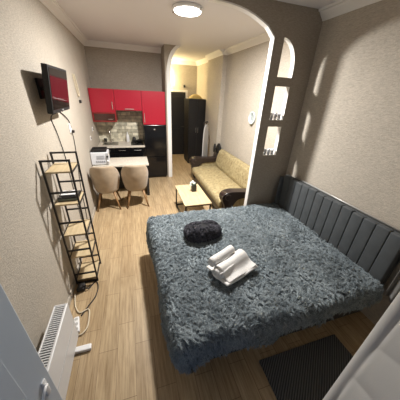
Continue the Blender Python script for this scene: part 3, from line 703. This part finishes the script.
# scatter evenly by jittered grid over the sheet
g = .0235; uu, vv = np.meshgrid(np.arange(-.24, 2.13, g), np.arange(.48, 2.60, g)); q = np.stack([uu.ravel(), vv.ravel()], 1)+RNG.uniform(-.5, .5, (uu.size, 2))*g
_, okq = drape(q[:,0], q[:,1]); 
cx = np.clip(q[:,0], np.interp(q[:,1], [.8, 2.5], [.205, .145]), 2.10); cy = np.clip(q[:,1], .85, 2.515); dq = np.hypot(q[:,0]-cx, q[:,1]-cy)
q = q[okq & (dq < np.interp(q[:,0], [.3, 2.1], [.26, .18])) & ((q[:,1] < 2.55))]
pile('fur_pile', drape, q, M_FUR, blanket, 11, .052, .0015, .30, .009, 1)

# dark fur cushion
CC = Vector((.70,1.965,.645)); ca = math.radians(4)
def cushion(u_, v_):
    """u around, v from pole to pole"""
    cu, su = np.cos(u_), np.sin(u_); cv, sv = np.cos(v_), np.sin(v_)
    f = lambda c, p: np.sign(c)*np.abs(c)**p
    x = .22*f(cu, .7)*f(sv, .75); y = .135*f(su, .7)*f(sv, .75); z = -.072*f(cv, .8)
    z = z+.012*np.sin(9*x+3)*np.cos(11*y)
    y = y+.04*x
    return np.stack([CC.x+x*math.cos(ca)-y*math.sin(ca), CC.y+x*math.sin(ca)+y*math.cos(ca), CC.z+z], -1), None
U, W = np.meshgrid(np.linspace(0, 2*PI, 49)[:-1], np.linspace(.03, PI-.03, 24), indexing='ij')
P, _ = cushion(U, W); nu, nv_ = U.shape
faces = [(i*nv_+j, ((i+1) % nu)*nv_+j, ((i+1) % nu)*nv_+j+1, i*nv_+j+1) for i in range(nu) for j in range(nv_-1)]
faces.append([i*nv_ for i in range(nu)][::-1]); faces.append([i*nv_+nv_-1 for i in range(nu)])
me = bpy.data.meshes.new('fur_cushion'); me.from_pydata(P.reshape(-1,3).tolist(), [], faces); me.materials.append(M_DARKFURBASE)
for p in me.polygons: p.use_smooth = True
cush = bpy.data.objects.new('fur_cushion', me); COL.objects.link(cush)
tag(cush, 'small charcoal fur cushion lying on the fur blanket', 'cushion')
q = np.stack([RNG.uniform(0, 2*PI, 900), np.arccos(RNG.uniform(-.55, .99, 900)*-1)], 1)
pile('fur_pile', cushion, q, M_DARKFUR, cush, 8, .036, .0018, .35, .006, 3, .3)

# towels
def spiral_roll(p0, p1, r, zs, turns=2.6, th=.013):
    """a rolled towel: spiral section swept from p0 to p1; zs flattens it"""
    p0, p1 = Vector(p0), Vector(p1); ax = (p1-p0).normalized(); sd = Vector((ax.y,-ax.x,0)).normalized(); up = Vector((0,0,1))
    bm = bmesh.new(); N = 60; K = 9; rows = []
    for k in range(K+1):
        f = k/K; c = p0+(p1-p0)*f; row = []
        rr = r*(1+.03*math.sin(f*9))*(1 if 0 < k < K else .97)
        for i in range(N+1):
            a = turns*2*PI*i/N; q = rr*(.16+.84*i/N)
            row.append(bm.verts.new(c+sd*q*math.cos(a-1.0)+up*q*zs*math.sin(a-1.0)))
        rows.append(row)
    for k in range(K):
        for i in range(N): bm.faces.new((rows[k][i], rows[k][i+1], rows[k+1][i+1], rows[k+1][i]))
    return bm
zt = .612
big = thing('folded_towel', 'large white towel folded and loosely rolled on the fur blanket', 'towel', (.80,1.36,.60))
obj('roll', spiral_roll((.60,1.26,zt+.052), (.95,1.437,zt+.048), .062, .80, 2.3), M_TOWEL, big, smooth=True, solid=.012)
def sheet(fn, nu=26, nv=18):
    bm = bmesh.new(); g = [[bm.verts.new(fn(i/nu, j/nv)) for j in range(nv+1)] for i in range(nu+1)]
    for i in range(nu):
        for j in range(nv): bm.faces.new((g[i][j], g[i+1][j], g[i+1][j+1], g[i][j+1]))
    return bm
axv = Vector((.89,.45,0)).normalized(); sv = Vector((.45,-.89,0)).normalized()
FP = [(-.058,.045),(-.050,.085),(-.020,.108),(.020,.108),(.050,.085),(.075,.055),(.10,.036),(.135,.030),(.165,.026)]
def flap(u_, v_):
    k = v_*(len(FP)-1); i = min(int(k), len(FP)-2); fr = k-i
    a_ = FP[i][0]+(FP[i+1][0]-FP[i][0])*fr; z_ = FP[i][1]+(FP[i+1][1]-FP[i][1])*fr
    if a_ > 0: a_ *= .80+.25*u_
    p = Vector((.628,1.274,0))+axv*(.37*u_)+sv*a_
    z = zt+z_*(1-.06*u_)+.004*math.sin(6*u_+2)+.007*math.sin(9*u_+5*v_)*v_
    return Vector((p.x, p.y, z))
obj('flap', sheet(flap), M_TOWEL, big, smooth=True, solid=.016, sub=1)
def under(u_, v_):
    p = Vector((.60,1.26,0))+axv*(.41*u_)+sv*(.175*v_*(.78+.28*u_))
    return Vector((p.x, p.y, zt+.012+.006*math.sin(7*u_+2)))
obj('bottom_layer', sheet(under), M_TOWEL, big, smooth=True, solid=.02, sub=1)
def under2(u_, v_):
    p = Vector((.555,1.40,0))+axv*(.30*u_)-sv*(-.11*v_)
    return Vector((p.x, p.y, zt+.012+.004*math.sin(7*u_+2)))
obj('back_corner', sheet(under2), M_TOWEL, big, smooth=True, solid=.02, sub=1)
bm = spiral_roll((.575,1.350,zt+.108), (.845,1.478,zt+.112), .042, .95, 2.5)
sm = obj('rolled_towel', bm, M_TOWEL, smooth=True, solid=.012); tag(sm, 'small tightly rolled white towel on top of the larger folded towel', 'towel')

# ------------------------------------------------------------------ rug, curtains
tag(obj('ribbed_rug', B(.885,1.75,.20,.80,0,.012,.004), M_MAT), 'dark ribbed rug on the floor at the near side of the bed', 'rug')
def curtain(name, p0, p1, z0, z1, amp, freq, m, label, kind='curtain'):
    p0, p1 = Vector((*p0,0)), Vector((*p1,0)); d = (p1-p0).normalized(); n_ = Vector((-d.y,d.x,0)); L_ = (p1-p0).length
    t = thing(name, label, kind, (p0.x,p0.y,0))
    def f(u_, v_):
        z = z0+(z1-z0)*v_
        return p0+d*(L_*u_)+n_*(amp*math.sin(freq*u_+.6*math.sin(2*v_)))+Vector((0,0,z))
    obj('cloth', sheet(f, 90, 24), m, t, smooth=True, solid=.006)
    return t
t = curtain('grey_curtain', (2.16,.79), (2.24,.30), .46, 2.9, .03, 34, M_GREYCURT, 'dark grey satin curtain at the right wall past the headboard end')
obj('curtain_rod', T([(2.20,.84,2.91),(2.20,.20,2.91)], .012), M_CHROME, t)
obj('bracket', T([(2.27,.55,2.91),(2.20,.55,2.91)], .010), M_CHROME, t)
# white padded curtain beside the camera
Q0 = Vector((.800,.270)); qd = Vector((-.41,-.91)).normalized(); qn = Vector((-qd.y,qd.x)); qn = qn if qn.x < 0 else -qn
def qpt(s_, off, z): p = Q0+qd*s_+qn*off+Vector((.06,.005))*(z-.9); return Vector((p.x,p.y,z))
t = thing('quilted_curtain', 'white quilted curtain hanging close at the right edge', 'curtain', (.80,.27,0))
def qf(u_, v_):
    s_ = .40*u_; z = .02+2.1*v_
    k = max(0, min(1, (s_-.045)/.02)); ph = (z-.55*s_)/.21
    off = k*(.006*abs(math.sin(PI*ph))**.5)+.003*math.sin(7*z+5*s_)
    if s_ < .045: off = .010*math.sin(PI*min(1, s_/.045))**.6
    return qpt(s_, off, z)
obj('cloth', sheet(qf, 60, 260), M_CURTAIN, t, smooth=True, solid=.006)
obj('curtain_rod', T([qpt(-.02,0,2.14), qpt(.42,0,2.14)], .012), M_CHROME, t)

# ------------------------------------------------------------------ camera, light, world
cam = bpy.data.cameras.new('camera'); co = bpy.data.objects.new('camera', cam); COL.objects.link(co)
cam.sensor_width = 36; cam.lens = 36*209.64/400; cam.clip_start = .02
r = Vector((.95594435,-.29021784,.04409097)); u = Vector((.09317512,.44241742,.89195584)); f = Vector((.27836811,.84855196,-.44996751))
Mx = Matrix((r, u, -f)).transposed().to_4x4(); Mx.translation = Vector((0,0,2.1)); co.matrix_world = Mx
bpy.context.scene.camera = co
w = bpy.data.worlds.new('world'); bpy.context.scene.world = w; w.use_nodes = True
bg = w.node_tree.nodes['Background']; bg.inputs['Color'].default_value = (.42,.60,1,1); bg.inputs['Strength'].default_value = .22
# the lamp's own light, a small source hung just under its diffuser
ll = bpy.data.lights.new('ceiling_lamp_light', 'AREA'); ll.shape = 'DISK'; ll.size = .16; ll.energy = 170; ll.color = (1,.965,.92)
lo = bpy.data.objects.new('ceiling_lamp_light', ll); COL.objects.link(lo); lo.location = (.78,3.22,ZC-.075)
# the doorway lets cool daylight in
pl = bpy.data.lights.new('doorway_portal', 'AREA'); pl.shape = 'RECTANGLE'; pl.size = 1.5; pl.size_y = 2.25; pl.cycles.is_portal = True
po = bpy.data.objects.new('doorway_portal', pl); COL.objects.link(po); po.location = (.025,YB-.21,1.125); po.rotation_euler = (PI/2,0,PI)
sc = bpy.context.scene
sc.view_settings.view_transform = 'Standard'; sc.view_settings.look = 'None'; sc.view_settings.gamma = 1; sc.view_settings.use_curve_mapping = False
sc.view_settings.exposure = 0
sc.cycles.max_bounces = 8; sc.cycles.diffuse_bounces = 5
